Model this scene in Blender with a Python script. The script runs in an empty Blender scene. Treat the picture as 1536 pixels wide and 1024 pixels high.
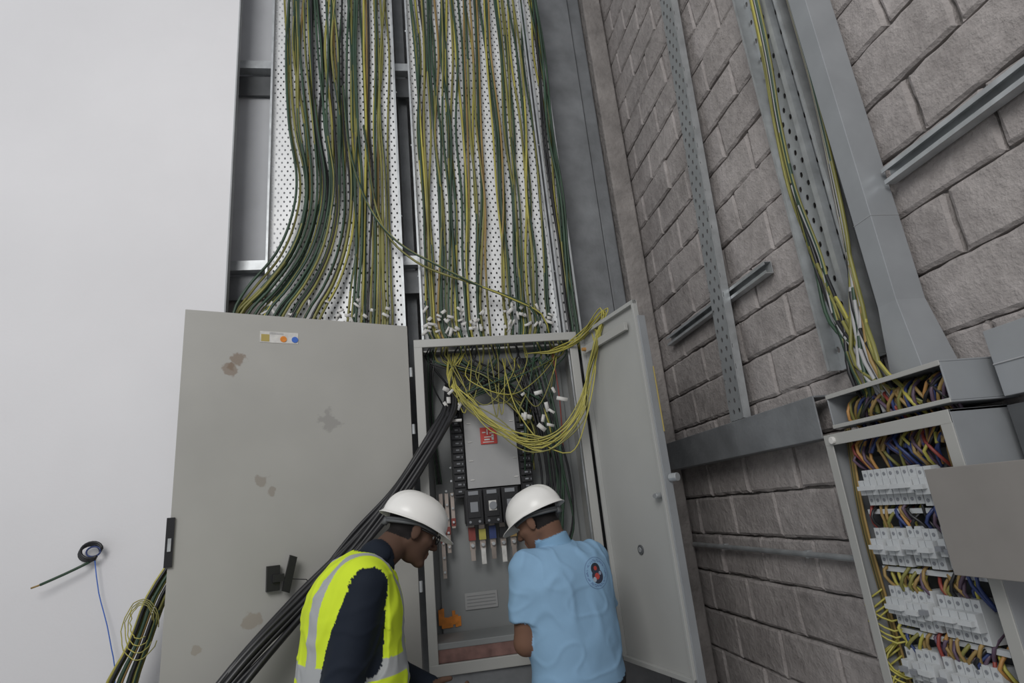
import bpy, math, random
import numpy as np
from mathutils import Vector, Matrix, noise
random.seed(7)
rnd=random.random
def U(a,b): return a+(b-a)*rnd()
sc=bpy.context.scene
sc.view_settings.view_transform='Standard'

# ------------------------------------------------------------ materials
def new_mat(name):
    m=bpy.data.materials.new(name); m.use_nodes=True
    return m, m.node_tree, m.node_tree.nodes['Principled BSDF']
def c4(c): return (c[0],c[1],c[2],1)
def mat(name,col,rough=.5,metal=0,var=.0,scale=8,bump=0,bscale=60,spec=.5):
    m,nt,b=new_mat(name)
    b.inputs['Roughness'].default_value=rough; b.inputs['Metallic'].default_value=metal
    b.inputs['Specular IOR Level'].default_value=spec
    tc=nt.nodes.new('ShaderNodeTexCoord')
    n=nt.nodes.new('ShaderNodeTexNoise'); n.inputs['Scale'].default_value=scale; n.inputs['Detail'].default_value=6
    nt.links.new(tc.outputs['Object'],n.inputs['Vector'])
    r=nt.nodes.new('ShaderNodeValToRGB')
    r.color_ramp.elements[0].position=.3; r.color_ramp.elements[1].position=.7
    r.color_ramp.elements[0].color=c4([x*(1-var) for x in col]); r.color_ramp.elements[1].color=c4([min(1,x*(1+var)) for x in col])
    nt.links.new(n.outputs['Fac'],r.inputs['Fac']); nt.links.new(r.outputs['Color'],b.inputs['Base Color'])
    if bump:
        n2=nt.nodes.new('ShaderNodeTexNoise'); n2.inputs['Scale'].default_value=bscale; n2.inputs['Detail'].default_value=8
        nt.links.new(tc.outputs['Object'],n2.inputs['Vector'])
        bp=nt.nodes.new('ShaderNodeBump'); bp.inputs['Strength'].default_value=bump; bp.inputs['Distance'].default_value=.02
        nt.links.new(n2.outputs['Fac'],bp.inputs['Height']); nt.links.new(bp.outputs['Normal'],b.inputs['Normal'])
    return m
def math_node(nt,op,a,b=None,c=None):
    n=nt.nodes.new('ShaderNodeMath'); n.operation=op
    for i,x in enumerate((a,b,c)):
        if x is None: continue
        if isinstance(x,(int,float)): n.inputs[i].default_value=x
        else: nt.links.new(x,n.inputs[i])
    return n.outputs[0]
def perforated(name,col,ax1,ax2,p1,p2,h1,h2,metal=.5,rough=.4):
    m,nt,b=new_mat(name)
    b.inputs['Metallic'].default_value=metal; b.inputs['Roughness'].default_value=rough
    tc=nt.nodes.new('ShaderNodeTexCoord'); s=nt.nodes.new('ShaderNodeSeparateXYZ'); nt.links.new(tc.outputs['Object'],s.inputs[0])
    n=nt.nodes.new('ShaderNodeTexNoise'); n.inputs['Scale'].default_value=6; nt.links.new(tc.outputs['Object'],n.inputs['Vector'])
    r=nt.nodes.new('ShaderNodeValToRGB'); r.color_ramp.elements[0].color=c4([x*.82 for x in col]); r.color_ramp.elements[1].color=c4([min(1,x*1.1) for x in col])
    nt.links.new(n.outputs['Fac'],r.inputs['Fac']); nt.links.new(r.outputs['Color'],b.inputs['Base Color'])
    def term(ax,p,h,shift=None):
        v=math_node(nt,'DIVIDE',s.outputs[ax],p)
        if shift is not None: v=math_node(nt,'ADD',v,shift)
        f=math_node(nt,'SUBTRACT',math_node(nt,'FRACT',v),.5)
        f=math_node(nt,'DIVIDE',f,h/p)
        return math_node(nt,'MULTIPLY',f,f)
    row=math_node(nt,'FLOOR',math_node(nt,'DIVIDE',s.outputs[ax2],p2))
    sh=math_node(nt,'MULTIPLY',math_node(nt,'MODULO',row,2.0),.5)
    d=math_node(nt,'ADD',term(ax1,p1,h1,sh),term(ax2,p2,h2))
    hole=math_node(nt,'LESS_THAN',d,1.0)
    tr=nt.nodes.new('ShaderNodeBsdfTransparent'); mx=nt.nodes.new('ShaderNodeMixShader')
    nt.links.new(hole,mx.inputs[0]); nt.links.new(b.outputs[0],mx.inputs[1]); nt.links.new(tr.outputs[0],mx.inputs[2])
    nt.links.new(mx.outputs[0],nt.nodes['Material Output'].inputs['Surface'])
    return m
M={}
M['white']=mat('white_plaster',(.76,.755,.77),.85,var=.035,scale=1.2,bump=.05,bscale=90)
M['edge']=mat('panel_edge',(.35,.36,.37),.6,var=.1)
M['conc']=mat('rough_concrete',(.27,.25,.238),.95,var=.28,scale=5,bump=.8,bscale=25)
M['greywall']=mat('grey_render',(.30,.30,.305),.9,var=.14,scale=3,bump=.25,bscale=30)
M['backing']=mat('grey_backing_sheet',(.50,.51,.53),.8,var=.08,scale=3)
M['mortar']=mat('mortar',(.20,.185,.175),.95,var=.4,scale=7,bump=1,bscale=35)
M['floor']=mat('floor_concrete',(.35,.34,.33),.8,var=.15,scale=3,bump=.2)
M['galv']=mat('galvanised_steel',(.48,.50,.51),.45,.6,var=.18,scale=14)
M['steel']=mat('grey_primed_steel',(.22,.23,.24),.55,.25,var=.22,scale=6,bump=.1)
M['dark']=mat('dark_steel_and_gap_shade',(.10,.105,.11),.6,.2,var=.2)  # dark steel parts, plus strips standing in for shaded gaps
M['cab']=mat('cabinet_paint',(.40,.40,.38),.42,0,var=.05,scale=2)
M['cabin']=mat('cabinet_interior',(.26,.27,.27),.5,0,var=.08,scale=3)
M['cover']=mat('cover_plate',(.37,.37,.37),.45,0,var=.05)
M['trunk']=mat('trunking_paint',(.31,.325,.34),.4,.15,var=.06)
M['brownpanel']=mat('panel_back_paint',(.25,.235,.22),.5,0,var=.06)
M['black']=mat('black_plastic',(.012,.012,.014),.4)
M['cblack']=mat('black_cable_sheath',(.016,.016,.018),.38,var=.2)
M['cgreen']=mat('green_insulation',(.032,.066,.040),.45,var=.3,scale=5)
M['cyel']=mat('yellow_insulation',(.42,.38,.08),.45,var=.2,scale=5)
M['colive']=mat('olive_insulation',(.21,.20,.055),.45,var=.3,scale=5)
M['cbrown']=mat('ochre_insulation',(.30,.20,.07),.5,var=.2,scale=5)
M['corange']=mat('orange_insulation',(.44,.23,.07),.5,var=.1)
M['cblue']=mat('blue_insulation',(.03,.05,.16),.45,var=.1)
M['cred']=mat('red_insulation',(.24,.045,.035),.45,var=.1)
M['cpurple']=mat('purple_insulation',(.10,.065,.10),.45,var=.1)
M['tag']=mat('paper_tag',(.62,.61,.585),.8,var=.15,scale=30)
M['mcb']=mat('breaker_white',(.54,.56,.57),.4,0,var=.04)
M['mcbt']=mat('breaker_toggle',(.24,.25,.27),.4,0)
M['red']=mat('red_label',(.50,.05,.04),.5)
M['orange']=mat('orange_sticker',(.75,.25,.03),.5,var=.2,scale=40)
M['bluep']=mat('blue_sticker',(.05,.15,.55),.5)
M['rust']=mat('red_oxide',(.20,.11,.095),.7,var=.3,scale=20)
M['copper']=mat('tinned_busbar',(.42,.36,.32),.4,.6,var=.2)
M['rubber']=mat('yellow_seal',(.42,.33,.10),.6)
M['helmet']=mat('helmet_plastic',(.84,.83,.80),.3,0,var=.02)
M['web']=mat('helmet_harness',(.10,.105,.11),.6)
M['eyew']=mat('eye_white',(.7,.68,.65),.2)
M['iris']=mat('eye_iris',(.03,.015,.01),.1)
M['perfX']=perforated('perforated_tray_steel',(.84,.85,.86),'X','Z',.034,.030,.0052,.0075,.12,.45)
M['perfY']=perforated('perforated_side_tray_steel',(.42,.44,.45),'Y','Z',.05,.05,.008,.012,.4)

def door_mat(name,marks,shade):
    m,nt,b=new_mat(name); b.inputs['Roughness'].default_value=.42
    tc=nt.nodes.new('ShaderNodeTexCoord')
    n=nt.nodes.new('ShaderNodeTexNoise'); n.inputs['Scale'].default_value=16; n.inputs['Detail'].default_value=6; nt.links.new(tc.outputs['Object'],n.inputs['Vector'])
    n0=nt.nodes.new('ShaderNodeTexNoise'); n0.inputs['Scale'].default_value=1.6; n0.inputs['Detail'].default_value=5; nt.links.new(tc.outputs['Object'],n0.inputs['Vector'])
    rp=nt.nodes.new('ShaderNodeValToRGB'); rp.color_ramp.elements[0].position=.3;rp.color_ramp.elements[1].position=.7
    rp.color_ramp.elements[0].color=c4([x*.90 for x in shade]); rp.color_ramp.elements[1].color=c4([x*1.06 for x in shade])
    nt.links.new(n0.outputs['Fac'],rp.inputs['Fac'])
    cur=rp.outputs['Color']
    for (p,r,col,st) in marks:
        d=nt.nodes.new('ShaderNodeVectorMath'); d.operation='DISTANCE'; nt.links.new(tc.outputs['Object'],d.inputs[0]); d.inputs[1].default_value=p
        v=math_node(nt,'ADD',math_node(nt,'DIVIDE',d.outputs['Value'],r),math_node(nt,'MULTIPLY',math_node(nt,'SUBTRACT',n.outputs['Fac'],.5),3.6))
        mr=nt.nodes.new('ShaderNodeMapRange'); nt.links.new(v,mr.inputs['Value']); mr.inputs['From Min'].default_value=.85; mr.inputs['From Max'].default_value=.60; mr.inputs['To Min'].default_value=0; mr.inputs['To Max'].default_value=st
        mx=nt.nodes.new('ShaderNodeMixRGB'); nt.links.new(mr.outputs[0],mx.inputs[0]); nt.links.new(cur,mx.inputs[1]); mx.inputs[2].default_value=c4(col); cur=mx.outputs[0]
    nt.links.new(cur,b.inputs['Base Color']); return m

# ------------------------------------------------------------ mesh builder
def link(o): sc.collection.objects.link(o); return o
class MB:
    def __init__(s): s.v=[];s.f=[];s.m=[];s.slots=[]
    def mi(s,k):
        if k not in s.slots: s.slots.append(k)
        return s.slots.index(k)
    def box(s,a,b,k):
        x0,y0,z0=[min(a[i],b[i]) for i in range(3)]; x1,y1,z1=[max(a[i],b[i]) for i in range(3)]
        s.hex([(x0,y0,z0),(x1,y0,z0),(x1,y1,z0),(x0,y1,z0),(x0,y0,z1),(x1,y0,z1),(x1,y1,z1),(x0,y1,z1)],k)
    def hex(s,p,k):
        n=len(s.v); s.v+= [tuple(q) for q in p]; i=s.mi(k)
        for f in ((0,3,2,1),(4,5,6,7),(0,1,5,4),(1,2,6,5),(2,3,7,6),(3,0,4,7)):
            s.f.append(tuple(n+j for j in f)); s.m.append(i)
    def obox(s,o,u,v,w,k):
        o=Vector(o);u=Vector(u);v=Vector(v);w=Vector(w)
        s.hex([o,o+u,o+u+v,o+v,o+w,o+u+w,o+u+v+w,o+v+w],k)
    def tube(s,pts,r,ks,sides=6,twist=0.0,caps=True):
        pts=[Vector(p) for p in pts]; n0=len(s.v); N=len(pts)
        idx=[s.mi(k) for k in (ks if isinstance(ks,(list,tuple)) else [ks])]
        t=(pts[1]-pts[0]).normalized(); a=t.orthogonal().normalized()
        for i,p in enumerate(pts):
            t=(pts[min(i+1,N-1)]-pts[max(i-1,0)]).normalized()
            a=(a-t*a.dot(t)).normalized(); b=t.cross(a)
            rr=r[i] if isinstance(r,(list,tuple)) else r
            for j in range(sides):
                an=2*math.pi*j/sides; s.v.append(tuple(p+(a*math.cos(an)+b*math.sin(an))*rr))
        for i in range(N-1):
            for j in range(sides):
                j2=(j+1)%sides
                s.f.append((n0+i*sides+j,n0+i*sides+j2,n0+(i+1)*sides+j2,n0+(i+1)*sides+j))
                if len(idx)==1: s.m.append(idx[0])
                else: s.m.append(idx[0] if (int(j+twist*i)%sides)<sides/2 else idx[1])
        if caps:
            s.f.append(tuple(n0+j for j in reversed(range(sides)))); s.m.append(idx[0])
            s.f.append(tuple(n0+(N-1)*sides+j for j in range(sides))); s.m.append(idx[0])
    def cyl(s,a,b,r,k,n=14): s.tube([a,b],r,k,sides=n)
    def build(s,name,bevel=0,smooth=False,parent=None):
        me=bpy.data.meshes.new(name); me.from_pydata(s.v,[],s.f)
        for k in s.slots: me.materials.append(M[k] if isinstance(k,str) else k)
        me.polygons.foreach_set('material_index',s.m)
        if smooth: me.polygons.foreach_set('use_smooth',[True]*len(s.f))
        me.update(); o=link(bpy.data.objects.new(name,me))
        if bevel:
            b=o.modifiers.new('bevel','BEVEL'); b.width=bevel; b.segments=2; b.limit_method='ANGLE'
        if parent: o.parent=parent
        return o
def spline(cps,step=.06):
    c=[Vector(p) for p in cps]; c=[c[0]*2-c[1]]+c+[c[-1]*2-c[-2]]; out=[]
    for i in range(1,len(c)-2):
        p0,p1,p2,p3=c[i-1:i+3]; n=max(2,int((p2-p1).length/step))
        for j in range(n):
            t=j/n
            out.append(.5*((2*p1)+(p2-p0)*t+(2*p0-5*p1+4*p2-p3)*t*t+(3*p1-p0-3*p2+p3)*t**3))
    out.append(c[-2]); return out

# ------------------------------------------------------------ room
b=MB(); b.box((-4,-2.5,-.1),(1.6,3.7,0),'floor'); b.build('floor')
b=MB(); b.box((-4,3.6,0),(1.6,3.75,6.5),'greywall'); b.build('wall_back')
b=MB(); b.box((-4,3.1,0),(-1.055,3.125,6.5),'white'); b.box((-1.055,3.095,0),(-1.047,3.135,6.5),'edge'); b.build('wall_left')
def block_mat():
    m,nt,b=new_mat('concrete_block'); b.inputs['Roughness'].default_value=.95; b.inputs['Specular IOR Level'].default_value=.2
    tc=nt.nodes.new('ShaderNodeTexCoord')
    at=nt.nodes.new('ShaderNodeAttribute'); at.attribute_name='tone'
    def nz(s,d,ro=.5):
        n=nt.nodes.new('ShaderNodeTexNoise'); n.inputs['Scale'].default_value=s; n.inputs['Detail'].default_value=d; n.inputs['Roughness'].default_value=ro; nt.links.new(tc.outputs['Object'],n.inputs['Vector']); return n.outputs['Fac']
    a=nz(1.8,6,.6); c=nz(26,9,.6); e=nz(120,5,.6); g=nz(7,6,.6)
    v=math_node(nt,'ADD',math_node(nt,'MULTIPLY',a,.45),math_node(nt,'MULTIPLY',c,.30))
    v=math_node(nt,'ADD',v,math_node(nt,'MULTIPLY',g,.25))
    v=math_node(nt,'ADD',v,math_node(nt,'MULTIPLY',at.outputs['Fac'],.035))
    r=nt.nodes.new('ShaderNodeValToRGB'); r.color_ramp.elements[0].position=.34; r.color_ramp.elements[1].position=.66
    r.color_ramp.elements[0].color=(.235,.215,.207,1); r.color_ramp.elements[1].color=(.50,.462,.447,1)
    nt.links.new(v,r.inputs['Fac']); nt.links.new(r.outputs['Color'],b.inputs['Base Color'])
    h=math_node(nt,'ADD',math_node(nt,'MULTIPLY',c,1.1),math_node(nt,'MULTIPLY',e,.35))
    h=math_node(nt,'ADD',h,math_node(nt,'MULTIPLY',g,.5))
    bp=nt.nodes.new('ShaderNodeBump'); bp.inputs['Strength'].default_value=.8; bp.inputs['Distance'].default_value=.012
    nt.links.new(h,bp.inputs['Height']); nt.links.new(bp.outputs['Normal'],b.inputs['Normal']); return m
M['block']=block_mat()
b=MB(); tone=[]
b.box((1.542,-2.5,0),(1.7,3.6,6.5),'mortar'); tone+=[0]*8
row=0; z=0
while z<6.4:
    y=-2.5-(.2 if row%2 else 0)
    while y<3.6:
        y0=max(y,-2.5)+U(.001,.009); y1=min(y+.4,3.6)-U(.001,.009)
        if y1-y0>.03:
            t=U(-1,1); X0=[1.518+U(-.005,.005) for _ in range(4)]; za=z+U(.001,.007); zb=z+.2-U(.001,.007)
            ny=max(3,int((y1-y0)/.033)); nz_=6; n0=len(b.v); mi=b.mi('block')
            for i in range(ny+1):
                for j in range(nz_+1):
                    u=i/ny; w=j/nz_; ey=(i in (0,ny)); ez=(j in (0,nz_))
                    # narrow arris: pull the first interior ring close to the edge
                    if i==1: u=.35/ny
                    if i==ny-1: u=1-.35/ny
                    if j==1: w=.35/nz_
                    if j==nz_-1: w=1-.35/nz_
                    xx=(X0[0]*(1-u)+X0[1]*u)*(1-w)+(X0[2]*(1-u)+X0[3]*u)*w
                    yy=y0+(y1-y0)*u; zz=za+(zb-za)*w
                    xx+=noise.noise(Vector((5,yy*7,zz*7)))*.003+((.006+U(0,.005)) if (ey or ez) else 0)
                    b.v.append((xx,yy+(U(-.003,.003) if ey else 0),zz+(U(-.003,.003) if ez else 0))); tone.append(t)
            for i in range(ny):
                for j in range(nz_):
                    p=n0+i*(nz_+1)+j; b.f.append((p,p+1,p+nz_+2,p+nz_+1)); b.m.append(mi)
            per=[n0+i*(nz_+1) for i in range(ny+1)]+[n0+ny*(nz_+1)+j for j in range(1,nz_+1)]+[n0+i*(nz_+1)+nz_ for i in range(ny-1,-1,-1)]+[n0+j for j in range(nz_-1,0,-1)]
            m0=len(b.v)
            for p in per: vx=b.v[p]; b.v.append((1.56,vx[1],vx[2])); tone.append(t)
            for i in range(len(per)):
                i2=(i+1)%len(per); b.f.append((per[i],per[i2],m0+i2,m0+i)); b.m.append(mi)
        y+=.4
    z+=.2; row+=1
o=b.build('wall_right')
at=o.data.attributes.new('tone','FLOAT','POINT'); at.data.foreach_set('value',tone)

b=MB()
b.box((.98,3.42,0),(1.24,3.44,6.4),'steel'); b.box((1.09,3.44,0),(1.105,3.58,6.4),'steel'); b.box((.98,3.58,0),(1.24,3.598,6.4),'steel')
b.build('steel_column',bevel=.003)
b=MB(); b.box((1.36,3.40,0),(1.50,3.595,6.4),'conc'); b.box((1.255,3.46,0),(1.35,3.595,6.4),'steel')
b.build('pilaster',bevel=.01)
for z in (4.56,3.12):
    b=MB(); b.box((-1.3,3.27,z),(.95,3.274,z+.06),'galv'); b.box((-1.3,3.274,z),(.95,3.33,z+.004),'galv'); b.box((-1.3,3.274,z+.056),(.95,3.33,z+.06),'galv')
    b.box((-1.3,3.335,z-.16),(.95,3.35,z-.01),'dark' if z>4 else 'steel')
    b.build('support_strut')
b=MB(); b.box((-1.3,3.37,3.0),(-.72,3.38,6.3),'backing'); b.build('backing_panel')
b=MB(); b.box((-1.3,3.36,0),(-.80,3.599,3.0),'conc'); b.build('concrete_ledge',bevel=.01)
b=MB(); b.box((-.09,3.42,0),(-.03,3.5,6.3),'steel'); b.build('vertical_stud')

# ------------------------------------------------------------ cable trays
def tray(x0,x1,z0,z1,y=3.2):
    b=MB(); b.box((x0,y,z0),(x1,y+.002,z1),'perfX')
    for x in (x0,x1):
        s=1 if x==x0 else -1
        b.box((x,y-.05,z0),(x+s*.003,y,z1),'galv'); b.box((x,y-.052,z0),(x+s*.012,y-.05,z1),'galv')
    zz=z0+.4
    while zz<z1: 
        for x in (x0,x1): b.cyl((x-.006,y-.025,zz),(x+.006,y-.025,zz),.007,'galv',8)
        zz+=.9
    return b.build('cable_tray')
tray(-.865,-.095,2.1,6.2); tray(-.01,.80,2.60,6.2); tray(.812,.925,2.60,6.2)

KINDS=[(['cgreen','colive'],.34),(['colive','cyel'],.16),(['cgreen'],.20),(['cbrown','colive'],.12),(['cblack'],.10),(['cyel','cgreen'],.08)]
def kind():
    t=rnd()
    for k,p in KINDS:
        if t<p: return k
        t-=p
    return ['cgreen','colive']
def cable(b,cps,r=.006,k=None,step=.05,sides=6):
    pts=spline(cps,step); k=k or kind()
    b.tube(pts,r,k,sides=sides,twist=U(-.22,.22))
def tag(b,p,s=.022):
    p=Vector(p); u=Vector((U(-1,1),U(-.4,.4),U(-1,1))).normalized(); w=Vector((0,1,0)).cross(u).normalized(); 
    b.obox(p,u*s*U(.8,1.8),w*s*U(.4,.7),Vector((0,.003,0)),'tag')
def W(s): return U(-s,s)

b=MB()
N=44
for i in range(N):
    a=(i+W(.35))/(N-1); a=min(1,max(0,a))
    d=3.185-U(.004,.05)
    left=a<.66
    xt=-.79+.64*a+W(.03); xm=(-.70+.32*(a/.66)**.9) if left else (-.38+.21*((a-.66)/.34))
    xm+=W(.015)
    xb=-.93+.76*a
    cps=[(xt+W(.02),d,6.1),(xt+W(.02),d-.01,5.2),(xt*.75+xm*.25+W(.025),d+W(.01),4.6),(xt*.4+xm*.6+W(.02),d,4.05),(xm+W(.01)+.01,d-.01,3.65)]
    if left:
        q=(1-a/.66)
        cps+=[(xm+.005-.015*q,d-.02,3.38),(xm-.03-.06*q,d-.03,3.14),(xm-.09-.14*q,d-.05,2.93),(max(-1.0,xm-.17-.19*q),d-.07,2.76),(max(xm-.27-.15*q,-1.02),d-.04,2.5),(-.9+.2*a,3.17,2.2)]
    else:
        cps+=[(xm+W(.01),d-.01,3.2),((xm+xb)/2,d-.02,2.95),(xb,d-.03,2.7),(xb-.04,d-.03,2.4),(xb-.05,d,2.15)]
    cable(b,cps,U(.0065,.0085))
    if rnd()<.5: tag(b,(xb+.02+W(.03),d-.07,U(2.72,2.84)),.026)
b.build('earth_cable_bundle',smooth=True)

b=MB()
N=48
for i in range(N):
    a=(i+W(.45))/(N-1)
    d=3.185-U(.004,.055)
    xt=.03+.96*a
    g=[.05,.12,.19,.28,.36,.50,.58,.66,.74,.90][min(9,max(0,int(a*10)))]
    xb=g+W(.03)-.01
    if a>.85: xb=.84+.07*rnd(); xt=.86+.07*rnd()
    mid=lambda t:xt+(xb-xt)*t
    cps=[(xt,d,6.1),(mid(.1)+W(.02),d,5.2),(mid(.25)+W(.022),d+W(.01),4.6),(mid(.45)+W(.022),d,4.0),(mid(.6)+W(.018),d,3.5),(mid(.8)+W(.012),d,3.1),(xb,d-.01,2.8),(xb,d-.02,2.66),(xb*.9+.04,3.14,2.57)]
    if a>.85: cps[-1]=(xb,3.12,2.45)
    cable(b,cps,U(.0065,.0085))
    if a<.85:
        tag(b,(xb-.01+W(.02),d-.05,U(2.62,2.76)),.028)
        if rnd()<.4: tag(b,(xb-.01+W(.03),d-.05,U(2.64,2.72)),.030)
cable(b,[(-.42,3.12,4.3),(-.38,3.10,3.8),(-.27,3.08,3.4),(-.11,3.08,3.17),(.10,3.07,3.02),(.30,3.07,2.90),(.50,3.07,2.80),(.68,3.09,2.70),(.72,3.12,2.57)],.0065,['cyel','cgreen'])
cable(b,[(-.30,3.12,4.0),(-.22,3.10,3.35),(-.02,3.10,3.06),(.35,3.08,2.88),(.62,3.08,2.74),(.66,3.12,2.57)],.0065,['colive','cgreen'])
b.build('earth_cable_bundle',smooth=True)

# ------------------------------------------------------------ main distribution cabinet
cab=link(bpy.data.objects.new('electrical_cabinet',None))
b=MB()
x0,x1,y0,y1,z0,z1=-.055,.845,3.0,3.30,.93,2.555
t=.012
b.box((x0,y0+.002,z0),(x0+t,y1,z1),'cab'); b.box((x1-t,y0+.002,z0),(x1,y1,z1),'cab')
b.box((x0,y0+.002,z0),(x1,y1,z0+t),'cab'); b.box((x0,y1-t,z0),(x1,y1,z1),'cabin')
b.box((x0,y0+.002,z1-t),(x1,y0+.08,z1),'cab'); b.box((x0,y0+.22,z1-t),(x1,y1,z1),'cab'); b.box((x0,y0+.08,z1-t),(x0+.05,y0+.22,z1),'cab'); b.box((x1-.05,y0+.08,z1-t),(x1,y0+.22,z1),'cab')
fw=.045
b.box((x0,y0,z0),(x0+fw,y0+.016,z1),'cab'); b.box((x1-fw,y0,z0),(x1,y0+.016,z1),'cab')
b.box((x0,y0-.001,z1-fw),(x1,y0+.017,z1),'cab'); b.box((x0,y0-.001,z0),(x1,y0+.017,z0+.05),'cab')
b.box((x0+.02,y0+.015,z0+.05),(x1-.02,y0+.22,z0+.11),'rust'); b.box((x0+.015,y0+.012,z0+.108),(x1-.015,y0+.25,z0+.135),'cabin')
b.build('enclosure',bevel=.003,parent=cab)
b=MB(); b.box((x0+.01,y0+.02,0),(x1-.01,y1,z0-.002),'steel'); b.build('cabinet_base',bevel=.004,parent=cab)
b=MB()
b.box((.02,3.262,1.06),(.79,3.27,2.50),'cabin')
b.box((.19,3.13,1.76),(.47,3.15,2.20),'cover'); b.box((.19,3.15,1.76),(.47,3.26,2.20),'cabin')
b.box((.275,3.124,1.985),(.365,3.13,2.075),'red')
for (dx,dz,w,h) in ((.01,.06,.02,.006),(.035,.05,.006,.03),(.05,.055,.03,.006),(.02,.035,.05,.005),(.02,.02,.03,.008),(.06,.02,.012,.03),(.012,.008,.06,.005)):
    b.box((.275+dx,3.122,1.985+dz),(.275+dx+w,3.124,1.985+dz+h),'tag')
for i in range(4):
    for sx in (.205,.44):
        b.box((sx,3.126,1.80+i*.1),(sx+.022,3.13,1.805+i*.1),'tag')
for sx in (.115,.475):
    b.box((sx,3.15,1.72),(sx+.068,3.20,2.20),'black')
    for i in range(13):
        zz=1.735+i*.036
        b.box((sx+.006,3.135,zz),(sx+.062,3.152,zz+.028),'black'); b.box((sx+.024,3.130,zz+.010),(sx+.042,3.136,zz+.019),'mcbt')
        b.box((sx+.053,3.133,zz+.008),(sx+.058,3.135,zz+.018),'mcbt')
# three-pole main switch
b.box((.165,3.14,1.585),(.455,3.22,1.755),'black')
for i in range(3):
    xx=.168+i*.096
    b.box((xx,3.10,1.575),(xx+.088,3.20,1.752),'black'); b.box((xx+.012,3.092,1.612),(xx+.076,3.10,1.715),'black')
    b.box((xx+.024,3.088,1.64),(xx+.064,3.092,1.69),'mcbt' if i!=1 else 'tag')
    b.box((xx+.018,3.097,1.725),(xx+.070,3.10,1.745),'mcbt')
    b.cyl((xx+.02,3.095,1.592),(xx+.02,3.10,1.592),.007,'mcbt',8); b.cyl((xx+.068,3.095,1.592),(xx+.068,3.10,1.592),.007,'mcbt',8)
b.cyl((.31,3.080,1.665),(.31,3.092,1.665),.020,'mcbt')
for i,k in enumerate(('cred','cyel','cblue','black','cbrown')):
    x=.180+i*.054
    b.box((x,3.17,1.45),(x+.030,3.178,1.58),'copper'); b.box((x-.003,3.155,1.50),(x+.033,3.182,1.565-.012*(i%2)),k); b.cyl((x+.015,3.150,1.475),(x+.015,3.18,1.475),.010,'galv',6)
    b.box((x+.003,3.166,1.40-.02*(i%2)),(x+.027,3.173,1.46),'tag' if i%2 else 'copper')
for i in range(3):
    x=.035+i*.03
    b.box((x,3.18,1.33+.12*i),(x+.02,3.188,1.75),'copper')
    for j in range(5): b.cyl((x+.01,3.165,1.36+.12*i+j*.07),(x+.01,3.182,1.36+.12*i+j*.07),.007,'galv',6)
    b.box((x-.002,3.178,1.50+.04*i),(x+.022,3.190,1.54+.04*i),'cred')
b.box((.14,3.255,1.16),(.31,3.262,1.24),'cover')
for i in range(4): b.box((.15,3.253,1.175+i*.016),(.30,3.255,1.179+i*.016),'cabin')
for q in range(8): b.box((.0+q*.014,3.256,1.085+U(0,.02)),(.016+q*.014,3.2615,1.12+U(0,.07)),'orange')
b.box((-.03,3.05,1.80),(-.022,3.07,2.50),'galv'); b.box((.80,3.05,1.2),(.808,3.07,2.50),'galv')
b.build('switchgear',bevel=.0015,parent=cab)
H=Vector((-.085,2.985,0)); L=Vector((-1.05,2.60,0)); dv=(L-H); dn=Vector((dv.y,-dv.x,0)).normalized()
if dn.y>0: dn=-dn
def on(t,z,off=0): return H+dv*t+dn*off+Vector((0,0,z))
BR=(.20,.14,.095)
marks=[(tuple(on(.785,2.40)),.042,BR,.7),(tuple(on(.81,2.365)),.036,BR,.65),(tuple(on(.395,2.13)),.055,(.25,.24,.23),.5),(tuple(on(.675,1.85)),.035,(.24,.20,.16),.55),(tuple(on(.64,1.81)),.028,(.24,.20,.16),.55),(tuple(on(.70,1.30)),.036,(.26,.21,.15),.5),(tuple(on(.89,1.22)),.020,(.26,.21,.15),.45)]
M['doorL']=door_mat('cabinet_door_paint',marks,(.41,.405,.38))
M['doorR']=door_mat('cabinet_door_paint_clean',[],(.42,.425,.41))
b=MB()
zb,zt=.93,2.63
b.obox(on(0,zb),dv,-dn*.004,Vector((0,0,zt-zb)),'doorL')
for (ta,tb,za,zc) in ((0,.012,zb,zt),(.988,1,zb,zt),(0,1,zb,zb+.012),(0,1,zt-.012,zt)):
    b.obox(on(ta,za,-.004),dv*(tb-ta),-dn*.025,Vector((0,0,zc-za)),'cab')
for z in (2.35,2.05,1.3): b.cyl(on(-.012,z,-.005),on(-.012,z+.05,-.005),.009,'galv',10)
b.obox(on(.985,1.54,.0),dv*.028,dn*.012,Vector((0,0,.19)),'black'); b.obox(on(.993,1.60,.012),dv*.012,dn*.006,Vector((0,0,.05)),'galv')
b.obox(on(.60,1.40,0),dv*.05,dn*.03,Vector((0,0,.10)),'black')
b.obox(on(.565,1.385,.03),dv*.028+Vector((0,0,.012)),dn*.02,Vector((0.03,0,.14)),'black')
b.obox(on(.585,1.435,.03),dv*.045,dn*.018,Vector((0,0,.03)),'black')
b.tube([on(.62,1.45,.03),on(.50,1.43,.05),on(.46,1.38,.03)],.002,'black')
b.obox(on(.535,2.495,0),dv*.165,dn*.002,Vector((0,0,.055)),'tag'); b.obox(on(.66,2.50,.002),dv*.035,dn*.001,Vector((0,0,.035)),'rubber')
for q in range(2): b.obox(on(.60,2.537+q*.006,.002),dv*.06,dn*.0006,Vector((0,0,.002)),'mcbt')
b.cyl(on(.60,2.515,0),on(.60,2.515,.005),.015,'orange'); b.cyl(on(.55,2.515,0),on(.55,2.515,.005),.015,'bluep')
b.build('door_front',bevel=.002,parent=cab)
H2=Vector((.875,2.985,0)); L2=Vector((1.005,2.46,0)); dv2=L2-H2; dn2=Vector((dv2.y,-dv2.x,0)).normalized()
if dn2.x>0: dn2=-dn2
def on2(t,z,off=0): return H2+dv2*t+dn2*off+Vector((0,0,z))
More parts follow.
